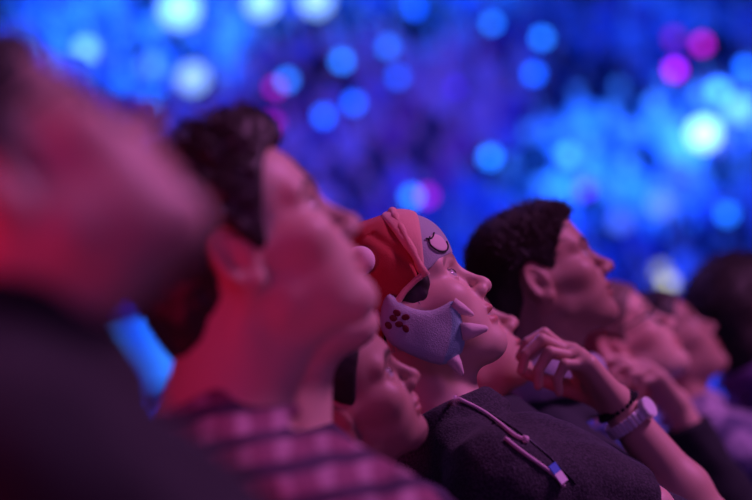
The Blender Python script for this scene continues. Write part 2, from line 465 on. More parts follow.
def make_hair(g, sp, person, mat_):
    """Hair as one mesh: a thick shaped mass plus short locks growing along its lie."""
    hp = sp['hair']; s = g.s
    poly = rpoly(hp['poly'], 2); T = hp.get('t', .012); o = sp.get('head', {})
    blobs = hp.get('blobs', [])
    def f(q):
        d = scalp(q, T + min(T * .25, .003) * (wob(q, 90, 1.3) + .5 * wob(q, 260, .4)))
        for b in blobs:
            d = smin(d, ell(q, b[0], b[1], roty(b[2] if len(b) > 2 else 0)), hp.get('bk', .02))
        d += min(T * .2, .0025) * wob(q, 150, 2.1)
        m = poly2(q[:, 0], q[:, 2], poly)
        # the parting of ear and hair
        return smax(d, m, .008)
    h = hp.get('h', .0028)
    V, Q = mesh_sdf(f, (-.15, -.13, -.20), (.15, .13, .19), h)
    N = normals(f, V)
    mb_v = [V]; mb_f = [Q]; n0 = len(V)
    n = hp.get('locks', 0)
    if n:
        r = np.random.RandomState(5)
        ok = np.where((np.abs(N[:, 1]) + N[:, 2] > -.2))[0] if not hp.get('all') else np.arange(len(V))
        idx = r.choice(ok, min(n, len(ok)), replace=False)
        P = V[idx]; Nn = N[idx].astype(float)
        flow = np.array(hp.get('flow', (-.6, 0, -.2)), float)
        fl = flow[None] * np.ones((len(idx), 1)) + r.normal(0, .30, (len(idx), 3))
        fl -= (fl * Nn).sum(1)[:, None] * Nn * .85
        fl /= np.linalg.norm(fl, axis=1)[:, None] + 1e-9
        Lh = hp.get('len', .018) * r.uniform(.5, 1.2, len(idx))
        Lh *= np.clip((P[:, 2] + .03) / .10, .25, 1) if hp.get('fade', 1) else 1
        seg = 4; lift = hp.get('lift', .45); w0 = hp.get('w', .0012)
        side = np.cross(Nn, fl)
        vs = []; 
        for i in range(seg):
            u = i / (seg - 1)
            c = P - Nn * .002 + fl * (Lh * u)[:, None] + Nn * (Lh * lift * (u - .45 * u * u))[:, None]
            w = w0 * (1 - u * .85)
            vs += [c - side * w, c + side * w, c + np.cross(side, fl) * w]
        vs = np.stack(vs, 1).reshape(-1, 3)
        b = (n0 + np.arange(len(idx)) * seg * 3)[:, None]
        fs = []
        for i in range(seg - 1):
            for j in range(3):
                k = (j + 1) % 3; fs.append(np.concatenate([b + i * 3 + j, b + i * 3 + k, b + i * 3 + 3 + k, b + i * 3 + 3 + j], 1))
        mb_v.append(vs); mb_f += fs
    V = np.concatenate(mb_v); Q = np.concatenate(mb_f)
    return put('hair', V, Q, mat_, person, M=g.M)

def make_eyes(g, person, look=(1, 0, .1), iris=(.10, .06, .04)):
    look = unit(look)
    for sg in (-1, 1):
        mb = MB(); mb.ball((0, 0, 0), .0122, nu=32, nv=24)
        V = np.array(mb.v); a = V / .0122
        lk = look.copy()
        c = a @ lk; col = np.ones((len(V), 3)) * (.62, .56, .56)
        col[c > .885] = iris; col[c > .975] = (.01, .01, .012)
        V = V + np.clip(c - .86, 0, 1)[:, None] * a * .007
        e = put('eye', V + np.array((EYE[0], EYE[1] * sg, EYE[2])), mb.f, M_EYE, person, col=col, M=g.M)

def make_garment(g, sp, person, mat_, name='shirt', sleeves='long', grow=.011, h=.006, collar=.0, legs=False, hood=False):
    C = g.C; L = g.l; cut = {}
    def f(p):
        w = .0045 * wob(p, 34, sp.get('seed', 1)) + .0025 * wob(p, 80, 2 + sp.get('seed', 1))
        d = torso_d(p, g, grow)
        for k in ('r', 'l'):
            a = arm_d(p, g, grow + .004, k)
            fr = sp.get('sleeve_' + k, 1.95 if sleeves == 'long' else .75)   # 0..1 upper arm, 1..2 forearm
            if fr <= 1: c = g.S[k] * (1 - fr) + g.E[k] * fr; dr = unit(g.E[k] - g.S[k])
            else: c = g.E[k] * (2 - fr) + g.W[k] * (fr - 1); dr = unit(g.W[k] - g.E[k])
            a = smax(a, ((p - c.astype(F)) @ dr.astype(F)), .006) if fr > 1 else np.where(((p - c.astype(F)) @ dr.astype(F)) > 0, np.maximum(a, (p - c.astype(F)) @ dr.astype(F)), a)
            if fr <= 1:
                # only the upper-arm cone carries a short sleeve
                u = rcone(p, g.S[k], g.E[k], .050 + grow, .046 + grow); a = smax(u, (p - c.astype(F)) @ dr.astype(F), .006)
            d = smin(d, a, .03)
        d = d + w
        if collar:
            q = (p - (C + g.f * .010 + g.t * (.012)).astype(F)); B = np.stack([g.f, g.l, g.t], 1).astype(F); r = q @ B
            r2 = r[:, 2] + r[:, 0] * .45
            rad = np.sqrt((r[:, 0] / 1.12) ** 2 + r[:, 1] ** 2)
            tor = np.sqrt((rad - (.063 + collar * .3)) ** 2 + (np.maximum(np.abs(r2) - collar * .7, 0)) ** 2) - .0085
            d = smin(d, tor + .3 * w, .018)
        if hood:
            B = np.stack([g.f, g.l, g.t], 1).astype(F); q = (p - (C - g.f * .075 - g.t * .01).astype(F))
            d = smin(d, ell(p, C - g.f * .078 - g.t * .02, (.045, .105, .055), B) + 2.2 * w, .03)
        # neck opening
        B = np.stack([g.f, g.l, g.t], 1).astype(F)
        d = smax(d, -(rcone(p, C - g.t * .012 + g.f * .004, C + g.t * .15 + g.f * .03, .058 + sp.get('open', .0), .075)), .008)
        return d.astype(F)
    pts = [g.S['r'], g.S['l'], g.E['r'], g.E['l'], g.W['r'], g.W['l'], g.C - g.t * .56, g.C + g.t * .05 - g.f * .12, g.C - g.t * .4 + g.f * .13]
    lo, hi = box_of(pts, .09)
    V, Q = mesh_sdf(f, lo, hi, h)
    return put(name, V, Q, mat_, person), f

def make_legs(g, sp, person, mat_, shoe_mat, h=.012):
    hips = g.C - g.t * .50; kz = .50; side = {}
    seatz = .53; hips = np.array((hips[0], hips[1], seatz + .02))
    P0 = []
    for sg in (-1, 1):
        Hj = hips + g.l * sg * .085 + np.array((0, 0, .06)); K = Hj + g.f0 * .40 + g.l * sg * .04 + np.array((0, 0, -.02)); A = K + g.f0 * .05; A = np.array((A[0], A[1], .09))
        P0.append((Hj, K, A))
    top = g.C - g.t * .42
    def f(p):
        d = rcone(p, top, hips + np.array((0, 0, .07)), .115, .115)
        for Hj, K, A in P0:
            d = smin(d, rcone(p, Hj, K, .085, .062), .04); d = smin(d, rcone(p, K, A, .062, .048), .02)
        return (d + .004 * wob(p, 40, 1)).astype(F)
    lo, hi = box_of([q for t3 in P0 for q in t3] + [top], .15); lo[2] = max(lo[2], .04)
    V, Q = mesh_sdf(f, lo, hi, h)
    put('trousers', V, Q, mat_, person)
    for sg, (Hj, K, A) in zip((-1, 1), P0):
        B = np.stack([g.f0, g.l, (0, 0, 1)], 1).astype(F); c = A
        def fs(p):
            d = ell(p, (c[0] + g.f0[0] * .06, c[1] + g.f0[1] * .06, .045), (.145, .05, .05), B)
            d = smin(d, rcone(p, (c[0], c[1], .05), (c[0], c[1], .13), .045, .045), .03)
            return np.maximum(d, -(p[:, 2])).astype(F)
        lo, hi = box_of([c], .24); V, Q = mesh_sdf(fs, lo, hi, .012); put('shoe', V, Q, shoe_mat, person)
    return hips
# ------------------------------------------------------------------ palette
SKIN = {}
def skin(name, base, **k): return mat(name, base, .50, tint=1, sss=.12, spec=.45, bump=420, bstr=.12, bdist=.0006, **k)
M_SK1 = skin('skin_fair', (.74, .47, .37)); M_SK2 = skin('skin_tan', (.50, .28, .22)); M_SK3 = skin('skin_warm', (.66, .40, .31))
M_EYE = mat('eye', (.9, .9, .9), .06, tint=1)
M_HAIR = mat('hair_dark', (.022, .014, .012), .5); M_HAIRB = mat('hair_brown', (.09, .05, .035), .5); M_HAIRF = mat('hair_ash', (.22, .14, .11), .55)
M_BLACK = mat('cloth_black', (.012, .011, .016), .9, bump=500, bstr=.3, sheen=.05)
M_NAVY = mat('cloth_navy', (.018, .018, .034), .85, bump=500, bstr=.3, sheen=.05)
M_HEATH = mat('cloth_heather', (.020, .018, .026), .95, bump=330, detail=6, bstr=.8, bdist=.0025, mottle=(.055, .048, .064), mscale=300, sheen=.08)
M_VIOLET = mat('cloth_violet', (.045, .012, .055), .9, bump=500, bstr=.3, sheen=.1)
M_DENIM = mat('cloth_denim', (.12, .22, .55), .9, bump=600, bstr=.4, tint=1)
M_LAV = mat('cloth_lavender', (.48, .38, .55), .9, bump=300, bstr=.3, mottle=(.10, .08, .20), mscale=16)
M_PURPLE = mat('cloth_purple', (.16, .07, .26), .85, bump=300, bstr=.3)
M_GREYH = mat('cloth_grey', (.42, .36, .46), .9, bump=300, bstr=.3)
M_JEAN = mat('cloth_jeans', (.03, .04, .09), .9, bump=600); M_SHOE = mat('shoe_rubber', (.03, .03, .035), .6)
def plaid():
    m = mat('cloth_plaid', (.3, .1, .13), .9); nt = m.node_tree; b = nt.nodes['Principled BSDF']
    tc = nt.nodes.new('ShaderNodeTexCoord'); cols = []
    prev = None
    for ax, colr in (('X', (.50, .26, .34)), ('Z', (.07, .03, .08))):
        w = nt.nodes.new('ShaderNodeTexWave'); w.bands_direction = ax; w.inputs['Scale'].default_value = 9; w.inputs['Distortion'].default_value = 1.2; w.inputs['Detail Scale'].default_value = 2
        nt.links.new(tc.outputs['Object'], w.inputs['Vector'])
        mr = nt.nodes.new('ShaderNodeMapRange'); mr.inputs[1].default_value = .55; mr.inputs[2].default_value = .8; nt.links.new(w.outputs['Fac'], mr.inputs[0])
        mx = nt.nodes.new('ShaderNodeMix'); mx.data_type = 'RGBA'; mx.inputs[6].default_value = (.30, .09, .16, 1); mx.inputs[7].default_value = (*colr, 1)
        nt.links.new(mr.outputs[0], mx.inputs[0])
        if prev: nt.links.new(prev.outputs[2], mx.inputs[6])
        prev = mx
    nt.links.new(prev.outputs[2], b.inputs['Base Color']); return m
M_PLAID = plaid()
M_CORD = mat('cord_pink', (.75, .55, .60), .8); M_METAL = mat('steel', (.9, .9, .94), .32, metal=.15); M_DARKM = mat('dark_metal', (.04, .04, .05), .4, metal=.8)
M_SEAT = mat('seat_blue', (.03, .07, .32), .7, bump=300); M_SEATF = mat('seat_shell', (.02, .02, .03), .5)

# ------------------------------------------------------------------ hair shapes (profile outlines around the grown area)
def hairline(front=(.088, .078), temple=(.058, .045), burn=-.012, nape=-.075, top=.2):
    return [(front[0] + .05, front[1] + .01), front, (front[0] - .014, front[1] - .012), (temple[0], temple[1]), (.034, .030), (.026, burn + .008), (.012, burn), (.006, .020), (.000, .040), (-.016, .044), (-.034, .030), (-.040, -.010), (-.044, nape * .75), (-.060, nape), (-.17, nape - .02), (-.19, .1), (-.1, top), (.12, top)]
HS = lambda **k: dict({'poly': hairline(), 't': .011, 'locks': 2500, 'len': .016, 'h': .003}, **k)

GRP = 'spectators seated in the row'
PEOPLE = [
 dict(id='P1', label='person nearest the camera, black jacket, blurred pink cheek filling the left edge', at=(203, 209, 1.66), anchor='chin', pitch=44, yaw=15, tilt=-20, byaw=4, s=.86, sw=.165, nx=-.055, neck=.10, recline=20, fat=.85, seed=1, skin=M_SK1,
      hair=HS(h=.004, locks=1200, poly=hairline(front=(.094, .074), temple=(.074, .042), burn=-.03)), hm=M_HAIR, shirt=('jacket', M_BLACK, dict(grow=.020, collar=.045, h=.008)), h=.0036, head={'nose': 0., 'stubble': .1}, glasses=1),
 dict(id='P2', label='person with dark swept-up quiff and plaid shirt, blurred, gazing upward', at=(361, 221, 2.78), s=.95, pitch=31, yaw=3, nx=-.092, neck=.178, drop=.11, fat=.78, sw=.15, neckr=.064, seed=2, skin=M_SK1,
      hair=HS(poly=hairline(front=(.080, .094), temple=(.050, .055), burn=-.004, nape=-.085), t=.013, blobs=[((.045, 0, .118), (.050, .052, .026), 6), ((.010, 0, .118), (.07, .06, .032)), ((-.085, 0, -.015), (.035, .056, .06))], bk=.03, locks=3500, len=.024, flow=(-.5, 0, .5)),
      hm=M_HAIR, shirt=('plaid_shirt', M_PLAID, dict(grow=.014, collar=.035)), h=.0028, head={}),
 dict(id='P4', label='person hidden behind the quiffed spectator with only a raised chin and throat showing', at=(375, 318, 3.10), anchor='chin', pitch=37, yaw=2, neck=.20, nx=-.03, drop=.14, fat=.7, sw=.10, seed=3, skin=M_SK1, hair=HS(), hm=M_HAIRB,
      shirt=('shirt', M_VIOLET, dict(grow=.010, collar=.02)), h=.0034, head={}, s=.97),
 dict(id='P3', label='short-haired person, lowest head, between the quiffed spectator and the plush hat wearer', at=(420, 374, 3.42), pitch=28, yaw=0, tilt=24, neck=.19, nx=-.03, drop=.11, sw=.115, seed=4, skin=M_SK2, s=.87,
      hair=HS(poly=hairline(front=(.076, .086), temple=(.046, .052), burn=.004), t=.0035, len=.008, h=.0022, w=.0008, locks=5000, lift=.2), hm=M_HAIR, shirt=('hoodie', M_VIOLET, dict(grow=.012, collar=.03)), h=.0022, head={'jaw': 0., 'stubble': .25, 'brow': .95}, look=(1, -.12, .45)),
 dict(id='P5', label='person wearing a red and grey plush creature hat and charcoal heather hoodie', at=(491, 282, 3.76), pitch=34, yaw=-1, nx=.010, neck=.16, seed=5, skin=M_SK1,
      hair=HS(poly=[(.060, .10), (.058, .045), (.059, .032), (.050, .010), (.038, -.002), (.022, -.004), (.010, .006), (-.018, .012), (-.026, -.045), (-.036, -.085), (-.16, -.10), (-.16, .10)], t=.005, len=.009, h=.0022, locks=5000, fade=0, w=.0008, lift=.25, flow=(-.3, 0, -.8)),
      hm=M_HAIR, shirt=('hoodie', M_HEATH, dict(grow=.014, collar=.020, h=.0042, hood=True)), h=.0019, head={'open': .0022, 'stubble': .12, 'brow': .6}, look=(1, -.05, .35), fat=1.05,
      arm_r=dict(E=(645, 515, 3.66), W=(600, 640, 3.74), K=(570, 680, 3.75), pn=(0, -1, 0), lat=(0, 0, 1), curls=RELAX), sleeve_r=.93),
 dict(id='P6', label='person resting chin on a bent wrist with a silver watch, navy jacket', at=(518, 320, 4.30), pitch=36, yaw=0, sw=.13, s=.94, seed=6, skin=M_SK3, neck=.150,
      hair=HS(), hm=M_HAIR, shirt=('jacket', M_NAVY, dict(grow=.016, collar=.035)), h=.0026, head={'stubble': .1},
      arm_r=dict(E=(712, 528, 4.22), W=(616, 404, 4.20), K=(578, 360, 4.17), pn=(-.7, -.7, .12), lat=(0, 0, -1), curls=[(8, 66, 35), (22, 66, 35), (34, 70, 35), (42, 70, 35)], thumb=(.2, .5), spread=.3, hs=1.08), sleeve_r=.55),
 dict(id='P7', label='person with short dark textured hair and clear profile, behind the chin-resting spectator', at=(612, 265, 4.65), s=.97, pitch=26, yaw=2, nx=-.06, neck=.21, drop=.12, fat=.72, recline=16, sw=.15, seed=7, skin=M_SK2,
      hair=HS(poly=hairline(front=(.084, .084), temple=(.050, .050), burn=.0, nape=-.070), t=.003, blobs=[((.048, 0, .093), (.046, .052, .022), -4), ((-.040, 0, .056), (.052, .064, .06)), ((-.08, 0, .0), (.032, .058, .06))], bk=.03, locks=6500, len=.020, lift=.75, w=.0019, flow=(.1, 0, .6), h=.0028),
      hm=M_HAIR, scarf=1, shirt=('jacket', M_NAVY, dict(grow=.014, collar=.03)), h=.0024, head={'nose': .003, 'stubble': .3, 'brow': .95}, look=(1, 0, .35)),
 dict(id='P8', label='person in black sleeves and denim blue shirt touching chin, wearing glasses', at=(676, 320, 5.50), pitch=37, yaw=-6, nx=-.05, neck=.16, drop=.11, fat=1.0, recline=32, sw=.15, seed=8, skin=M_SK1,
      hair=HS(t=.008, locks=1500), hm=M_HAIRF, shirt=('shirt', M_DENIM, dict(grow=.012, collar=.015)), h=.0036, head={}, glasses=1, s=1.0,
      arm_r=dict(E=(742, 540, 5.35), W=(676, 404, 5.33), K=(655, 379, 5.30), pn=(-.7, -.7, .2), lat=(-.3, .2, -1), curls=[(20, 30, 20), (35, 45, 30), (45, 55, 30), (50, 60, 30)], spread=1), sleeve_r=1.85, darksleeve=1),
 dict(id='P9', label='person in a pale lavender patterned top beside the dark-haired spectator at the right', at=(716, 325, 6.2), pitch=37, yaw=-3, seed=9, skin=M_SK2,
      hair=HS(locks=1200), hm=M_HAIR, shirt=('patterned_shirt', M_LAV, dict(grow=.012, collar=.02, h=.008)), h=.0042, head={}),
 dict(id='P10', label='person with a dark mass of hair and purple jacket at the right edge', at=(742, 316, 6.9), anchor='ear', pitch=24, yaw=38, byaw=20, sw=.19, seed=10, skin=M_SK2,
      hair=HS(t=.026, locks=2500, len=.035, blobs=[((-.05, 0, .04), (.085, .10, .10)), ((-.07, 0, -.05), (.05, .085, .09))], poly=hairline(nape=-.14)), hm=M_HAIR, shirt=('jacket', M_PURPLE, dict(grow=.020, collar=.03, h=.008)), h=.0045, head={}),
]
ONLY = None
def build_person(sp):
    g = pose(sp)
    root = empty('person', sp['label'], 'person', GRP, loc=(g.O[0], g.O[1], 0))
    # parts are made in place coordinates; the Empty stands under the head
    base = Vector((g.O[0], g.O[1], 0))
    f = body_sdf(g)
    pts = [g.O, g.C - g.t * .5, g.S['r'], g.S['l']] + [g.E[k] for k in 'rl'] + [g.W[k] for k in 'rl'] + [g.hand[k]['c'] for k in 'rl']
    lo, hi = box_of(pts + [g.O + g.R @ np.array((.03, 0, .03))], .16)
    # fine where skin shows, coarser below the collar
    V, Q = mesh_two(f, g, sp, lo, hi)
    q = (V - g.O) @ g.R / g.s
    c = np.ones((len(V), 3)); m = (np.linalg.norm(q, axis=1) < .2)
    c[m] = head_tint(q[m], sp.get('head', {}))
    put('body', V, Q, sp['skin'], root, col=c)
    if sp['id'] != 'P10' and sp['id'] != 'P4': make_eyes(g, root, sp.get('look', (1, 0, .25)))
    make_hair(g, sp, root, sp['hm'])
    nm, mt, kw = sp['shirt']
    sh, shf = make_garment(g, sp, root, mt, name=nm, **kw)
    g.shf = shf
    if sp.get('darksleeve'):
        Vs = np.array([v.co[:] for v in sh.data.vertices]); q = Vs.astype(F)
        c = np.ones((len(Vs), 4)); w = arm_d(q, g, .015, 'r') < torso_d(q, g, .02); c[w, :3] = (.10, .06, .04)
        at = sh.data.color_attributes.new('tint', 'FLOAT_COLOR', 'POINT'); at.data.foreach_set('color', c.ravel())
    hips = make_legs(g, sp, root, M_JEAN, M_SHOE)
    if sp.get('scarf'):
        Bs = np.stack([g.f, g.l, g.t], 1).astype(F); cc = (g.C + g.t * .045 + g.f * .034).astype(F)
        def fsc(p):
            r = (p - cc) @ Bs; z = r[:, 2] + .25 * r[:, 0]; rad = np.sqrt((r[:, 0] / 1.1) ** 2 + r[:, 1] ** 2)
            d = np.sqrt((rad - .078) ** 2 + (z * .62) ** 2) - .021
            return (d + .006 * wob(p, 60, 2)).astype(F)
        lo, hi = box_of([cc], .14); V, Q = mesh_sdf(fsc, lo, hi, .004); put('scarf', V, Q, M_GREYH, root)
    if sp.get('glasses'): make_glasses(g, root)
    for ch in list(root.children): ch.matrix_parent_inverse = Matrix.Translation(-base)
    g.root = root; g.hips = hips; g.base = base
    return g
def mesh_two(f, g, sp, lo, hi):
    """One continuous skin surface at one cell size (finest for the people in focus)."""
    h = sp.get('h', .003)
    return mesh_sdf(f, lo, hi, h, 1.2)
def make_glasses(g, root):
    fr = MB()
    for sg in (-1, 1):
        ring = [(.0985 - .004 * abs(math.sin(a)) * 0 - .010 * (1 - math.cos(a) * -sg * sg) * 0, sg * (.032 + .025 * math.cos(a)), .010 + .019 * math.sin(a)) for a in np.linspace(0, 2 * PI, 25)]
        ring = [(x - .25 * max(abs(y) - .03, 0), y, z) for x, y, z in ring]
        fr.tube(ring, .0018, 6, cap=False)
        fr.tube([(.092, sg * .056, .018), (.088, sg * .070, .020), (.03, sg * .0785, .026), (-.010, sg * .080, .030), (-.022, sg * .078, .012)], .0024, 6)
    fr.tube([(.0985, -.008, .016), (.102, 0, .019), (.0985, .008, .016)], .0018, 6)
    o = fr.build('glasses', M_DARKM, root, M=g.M, smooth=True)

def on_scalp(f, a, b, n=24):       # first hit of f along a->b
    a = np.array(a, float); b = np.array(b, float)
    T = np.linspace(0, 1, 400)[:, None]; d = f((a + (b - a) * T).astype(F)); i = int(np.argmax(d < 0)); return a + (b - a) * T[i]

def make_hat(g, root):
    M_RED = mat('plush_red', (.46, .045, .045), .95, bump=700, bstr=.5, sheen=.35, sheentint=(1, .5, .4)); M_PINK = mat('plush_pink', (.88, .42, .34), .95, bump=700, bstr=.5, sheen=.3)
    M_GRB = mat('plush_grey_blue', (.46, .47, .50), .95, tint=1, bump=650, bstr=.6, sheen=.25); M_PALE = mat('plush_pale', (.86, .66, .62), .9, bump=700, bstr=.3, sheen=.2)
    M_DOT = mat('felt_maroon', (.17, .012, .03), .95, bump=900); M_LINE = mat('stitch_black', (.01, .01, .012), .8)
    def hl(px, py):
        a = math.radians(34); dx = (px - 491) / 748; dz = -(py - 282) / 748
        return dx * math.cos(a) + dz * math.sin(a) + .124, -dx * math.sin(a) + dz * math.cos(a) - .018
    H = lambda P: [hl(*p) for p in P]
    inner = lambda q: scalp(q, .002)
    # crown
    cp = rpoly([(.057, .036), (.070, .150), (.0, .2), (-.17, .17), (-.17, -.04), (-.06, -.06), (-.03, .012), (.003, .026)], 1)
    def crown(q):
        d = smin(scalp(q, .013), ell(q, (.020, 0, .074), (.056, .084, .061)), .03)
        d = smin(d, ell(q, (-.10, 0, .06), (.04, .06, .05)), .04)
        d = d + .0034 * wob(q, 38, .7) + .0018 * wob(q, 95, 1.9) + .004 * np.exp(-((q[:, 0] - .035 + .35 * (q[:, 2] - .09)) / .007) ** 2) * (q[:, 2] < .12) + .0035 * np.exp(-((q[:, 2] - .118 - .15 * q[:, 0]) / .008) ** 2) * np.exp(-((q[:, 0] - .0) / .05) ** 2)
        return smax(smax(d, -inner(q), .003), poly2(q[:, 0], q[:, 2], cp), .006)
    V, Q = mesh_sdf(crown, (-.16, -.12, -.09), (.10, .12, .18), .0026)
    hat = put('plush_hat', V, Q, M_RED, root, M=g.M)
    hat['label'] = 'red plush hat crown'
    kids = []
    # brim over the forehead
    bel = lambda q, t: smin(ell(q, (.050, 0, .074), (.0575 + t, .078 + t, .056 + t)), scalp(q, .006 + t), .012)
    bp = rpoly([(.135, .038), (.104, .042), (.080, .040), (.049, .032), (.058, .075), (.078, .128), (.110, .150), (.14, .10)], 1)
    fb = lambda q: smax(smax(bel(q, 0), -inner(q), .003), poly2(q[:, 0], q[:, 2], bp), .005)
    V, Q = mesh_sdf(fb, (.03, -.11, .01), (.14, .11, .17), .0022)
    kids.append(put('brim', V, Q, M_GRB, hat, col=np.ones((len(V), 3)), M=g.M))
    # raised muzzle panel between brim and trim
    pp = rpoly([(.046, .030), (.056, .036), (.070, .060), (.088, .095), (.098, .125), (.08, .16), (.050, .15), (.052, .08)], 1)
    fp = lambda q: smax(smax(smin(ell(q, (.048, 0, .078), (.058, .084, .062)), scalp(q, .010), .01), -inner(q), .003), poly2(q[:, 0], q[:, 2], pp), .005)
    V, Q = mesh_sdf(fp, (.03, -.11, .01), (.12, .11, .17), .0024)
    kids.append(put('muzzle_panel', V, Q, M_PINK, hat, M=g.M))
    mb = MB(); mb.tube([(.054 + .014 * math.cos(a) ** 1, .0885 * math.sin(a), .030 + .105 * max(math.cos(a), 0) ** .8) for a in np.linspace(-PI / 2, PI / 2, 33)], [.0052 + .0012 * math.cos(i * 1.9) for i in range(33)], 10)
    kids.append(mb.build('rolled_trim', M_PINK, hat, M=g.M, smooth=True))
    for sg in (-1, 1):
        mb = MB(); mb.tube([(.056, sg * .0885, .034), (.040, sg * .0900, .033), (.020, sg * .0925, .029), (.003, sg * .0950, .022), (-.014, sg * .0950, .014), (-.028, sg * .090, -.004), (-.038, sg * .082, -.028)], [.0045, .0040, .0042, .0050, .0052, .0045, .004], 10)
        kids.append(mb.build('rolled_trim', M_PINK, hat, M=g.M, smooth=True))
        mb = MB(); mb.ball((-.006, sg * .096, .094), (.0195, .015, .0195), nu=24, nv=16)
        kids.append(mb.build('knob', M_PALE, hat, M=g.M, smooth=True))
    # eye: pale oval with a dark outline, one on each side
    eo = H([(434, 237), (430, 243), (431, 249), (436, 253), (442, 255), (447, 253), (448, 248), (445, 242), (441, 238)])
    ee = rpoly(eo, 2)
    for sg in (-1, 1):
        fe = lambda q: np.maximum(smax(smax(bel(q, .0016), -bel(q, -.002), .001), poly2(q[:, 0], q[:, 2], ee), .001), -q[:, 1] * sg)
        V, Q = mesh_sdf(fe, (.06, -.09, .03), (.12, .09, .12), .0013)
        kids.append(put('eye_patch', V, Q, M_PALE, hat, M=g.M))
        sp_ = lambda x, z: on_scalp(lambda q: bel(q, .0018), (x, sg * .14, z), (x, 0, z))
        low = [ee[i] for i in range(len(ee))]
        arc = H([(431, 241), (430, 246), (432, 250), (437, 254), (443, 255.5), (448, 253), (449, 248), (447, 243)])
        mb = MB(); mb.tube([sp_(x, z) for x, z in rpoly_open(arc)], .0011, 6)
        top = H([(427, 243), (431, 243.5), (434, 241), (435, 236)])
        mb.tube([sp_(x, z) for x, z in rpoly_open(top)], .0011, 6)
        kids.append(mb.build('eye_outline', M_LINE, hat, M=g.M, smooth=True))
    # ear flaps hanging over the cheeks
    fo = rpoly(H([(384, 308), (391, 297), (399, 303), (409, 311), (429, 315), (443, 310), (452, 304), (459, 306), (463, 322), (467, 344), (462, 360), (446, 370), (428, 366), (406, 357), (391, 348), (381, 330)]), 1)
    band = H([(449, 295), (475, 295), (480, 345), (462, 380), (438, 380), (449, 350), (452, 330)])
    for sg in (-1, 1):
        y0 = lambda x, z: sg * (.0975 - .27 * .5 * (x - .008 + np.sqrt((x - .008) ** 2 + .0006)) - .04 * (-z - .03 + np.sqrt((z + .03) ** 2 + .0006)))
        def ff(q):
            u = np.abs(q[:, 1] - y0(q[:, 0], q[:, 2])) - (.0085 + .0015 * wob(q, 70, 3))
            return smax(u, poly2(q[:, 0], q[:, 2], fo), .014).astype(F)
        V, Q = mesh_sdf(ff, (-.06, .04 if sg > 0 else -.13, -.12), (.10, .13 if sg > 0 else -.04, .06), .0022)
        bd = poly2(V[:, 0].astype(F), V[:, 2].astype(F), band); c = np.ones((len(V), 3)); w = np.clip(-bd / .002, 0, 1)[:, None]
        c = c * (1 - w) + np.array((.62, 1.08, 1.10)) * w
        fl = put('ear_flap', V, Q, M_GRB, hat, col=c, M=g.M); fl['label'] = 'grey-blue ear flap with a paw mark'; kids.append(fl)
        for (bx, by), (tx, ty), r in (((453, 309), (474, 319.5), .0100), ((462, 336), (488, 332), .0130), ((453, 362), (463, 378), .0105)):
            b = hl(bx, by); t = hl(tx, ty); mid = (b[0] * .6 + t[0] * .4, b[1] * .6 + t[1] * .4)
            Y = float(y0(b[0], b[1])); mb = MB()
            mb.tube([(b[0], Y * .985, b[1]), (mid[0], Y * .985, mid[1]), (t[0] * .85 + mid[0] * .15, Y * .96, t[1] * .85 + mid[1] * .15), (t[0], Y * .955, t[1])], [r, r * .78, r * .34, r * .12], 14)
            kids.append(mb.build('felt_tooth', M_PALE, hat, M=g.M, smooth=True))
        for px, py, an in ((391.4, 330.5, 50), (396, 323.5, 20), (399.5, 318.2, 30), (408, 322.4, -5), (401.5, 329.4, 0), (408, 333.6, 60)):
            x, z = hl(px, py); Y = float(y0(x, z)) + sg * .0088
            mb = MB(); mb.ball((x, Y, z), (.0056, .0012, .0042), R=roty(-an - 34), nu=14, nv=8)
            kids.append(mb.build('paw_spot', M_DOT, hat, M=g.M, smooth=True))
    for k in [hat] + kids:
        k.matrix_parent_inverse = Matrix.Translation(-g.base) if k.parent == root else Matrix.Identity(4)
def rpoly_open(P, n=3):
    for _ in range(n):
        Q = [P[0]]
        for i in range(len(P) - 1):
            a, b = P[i], P[i + 1]; Q += [(a[0] * .75 + b[0] * .25, a[1] * .75 + b[1] * .25), (a[0] * .25 + b[0] * .75, a[1] * .25 + b[1] * .75)]
        P = Q + [P[-1]]
    return P
import time as _t
_T0 = _t.time()
FIG = {}
for sp in PEOPLE:
    if ONLY and sp['id'] not in ONLY: continue
    t1 = _t.time(); FIG[sp['id']] = build_person(sp); print('built', sp['id'], round(_t.time() - t1, 1))
def surf(g, px, py, d0=None, d1=None, off=.0):       # where a line of sight meets the garment
    a = PX(px, py, 2.5); b = PX(px, py, 4.8); T = np.linspace(0, 1, 1500)[:, None]
    P = a + (b - a) * T; D = g.shf(P.astype(F)); i = int(np.argmax(D < 0)); p = P[i]
    n = normals(g.shf, p[None].astype(F))[0]; return p + n * off
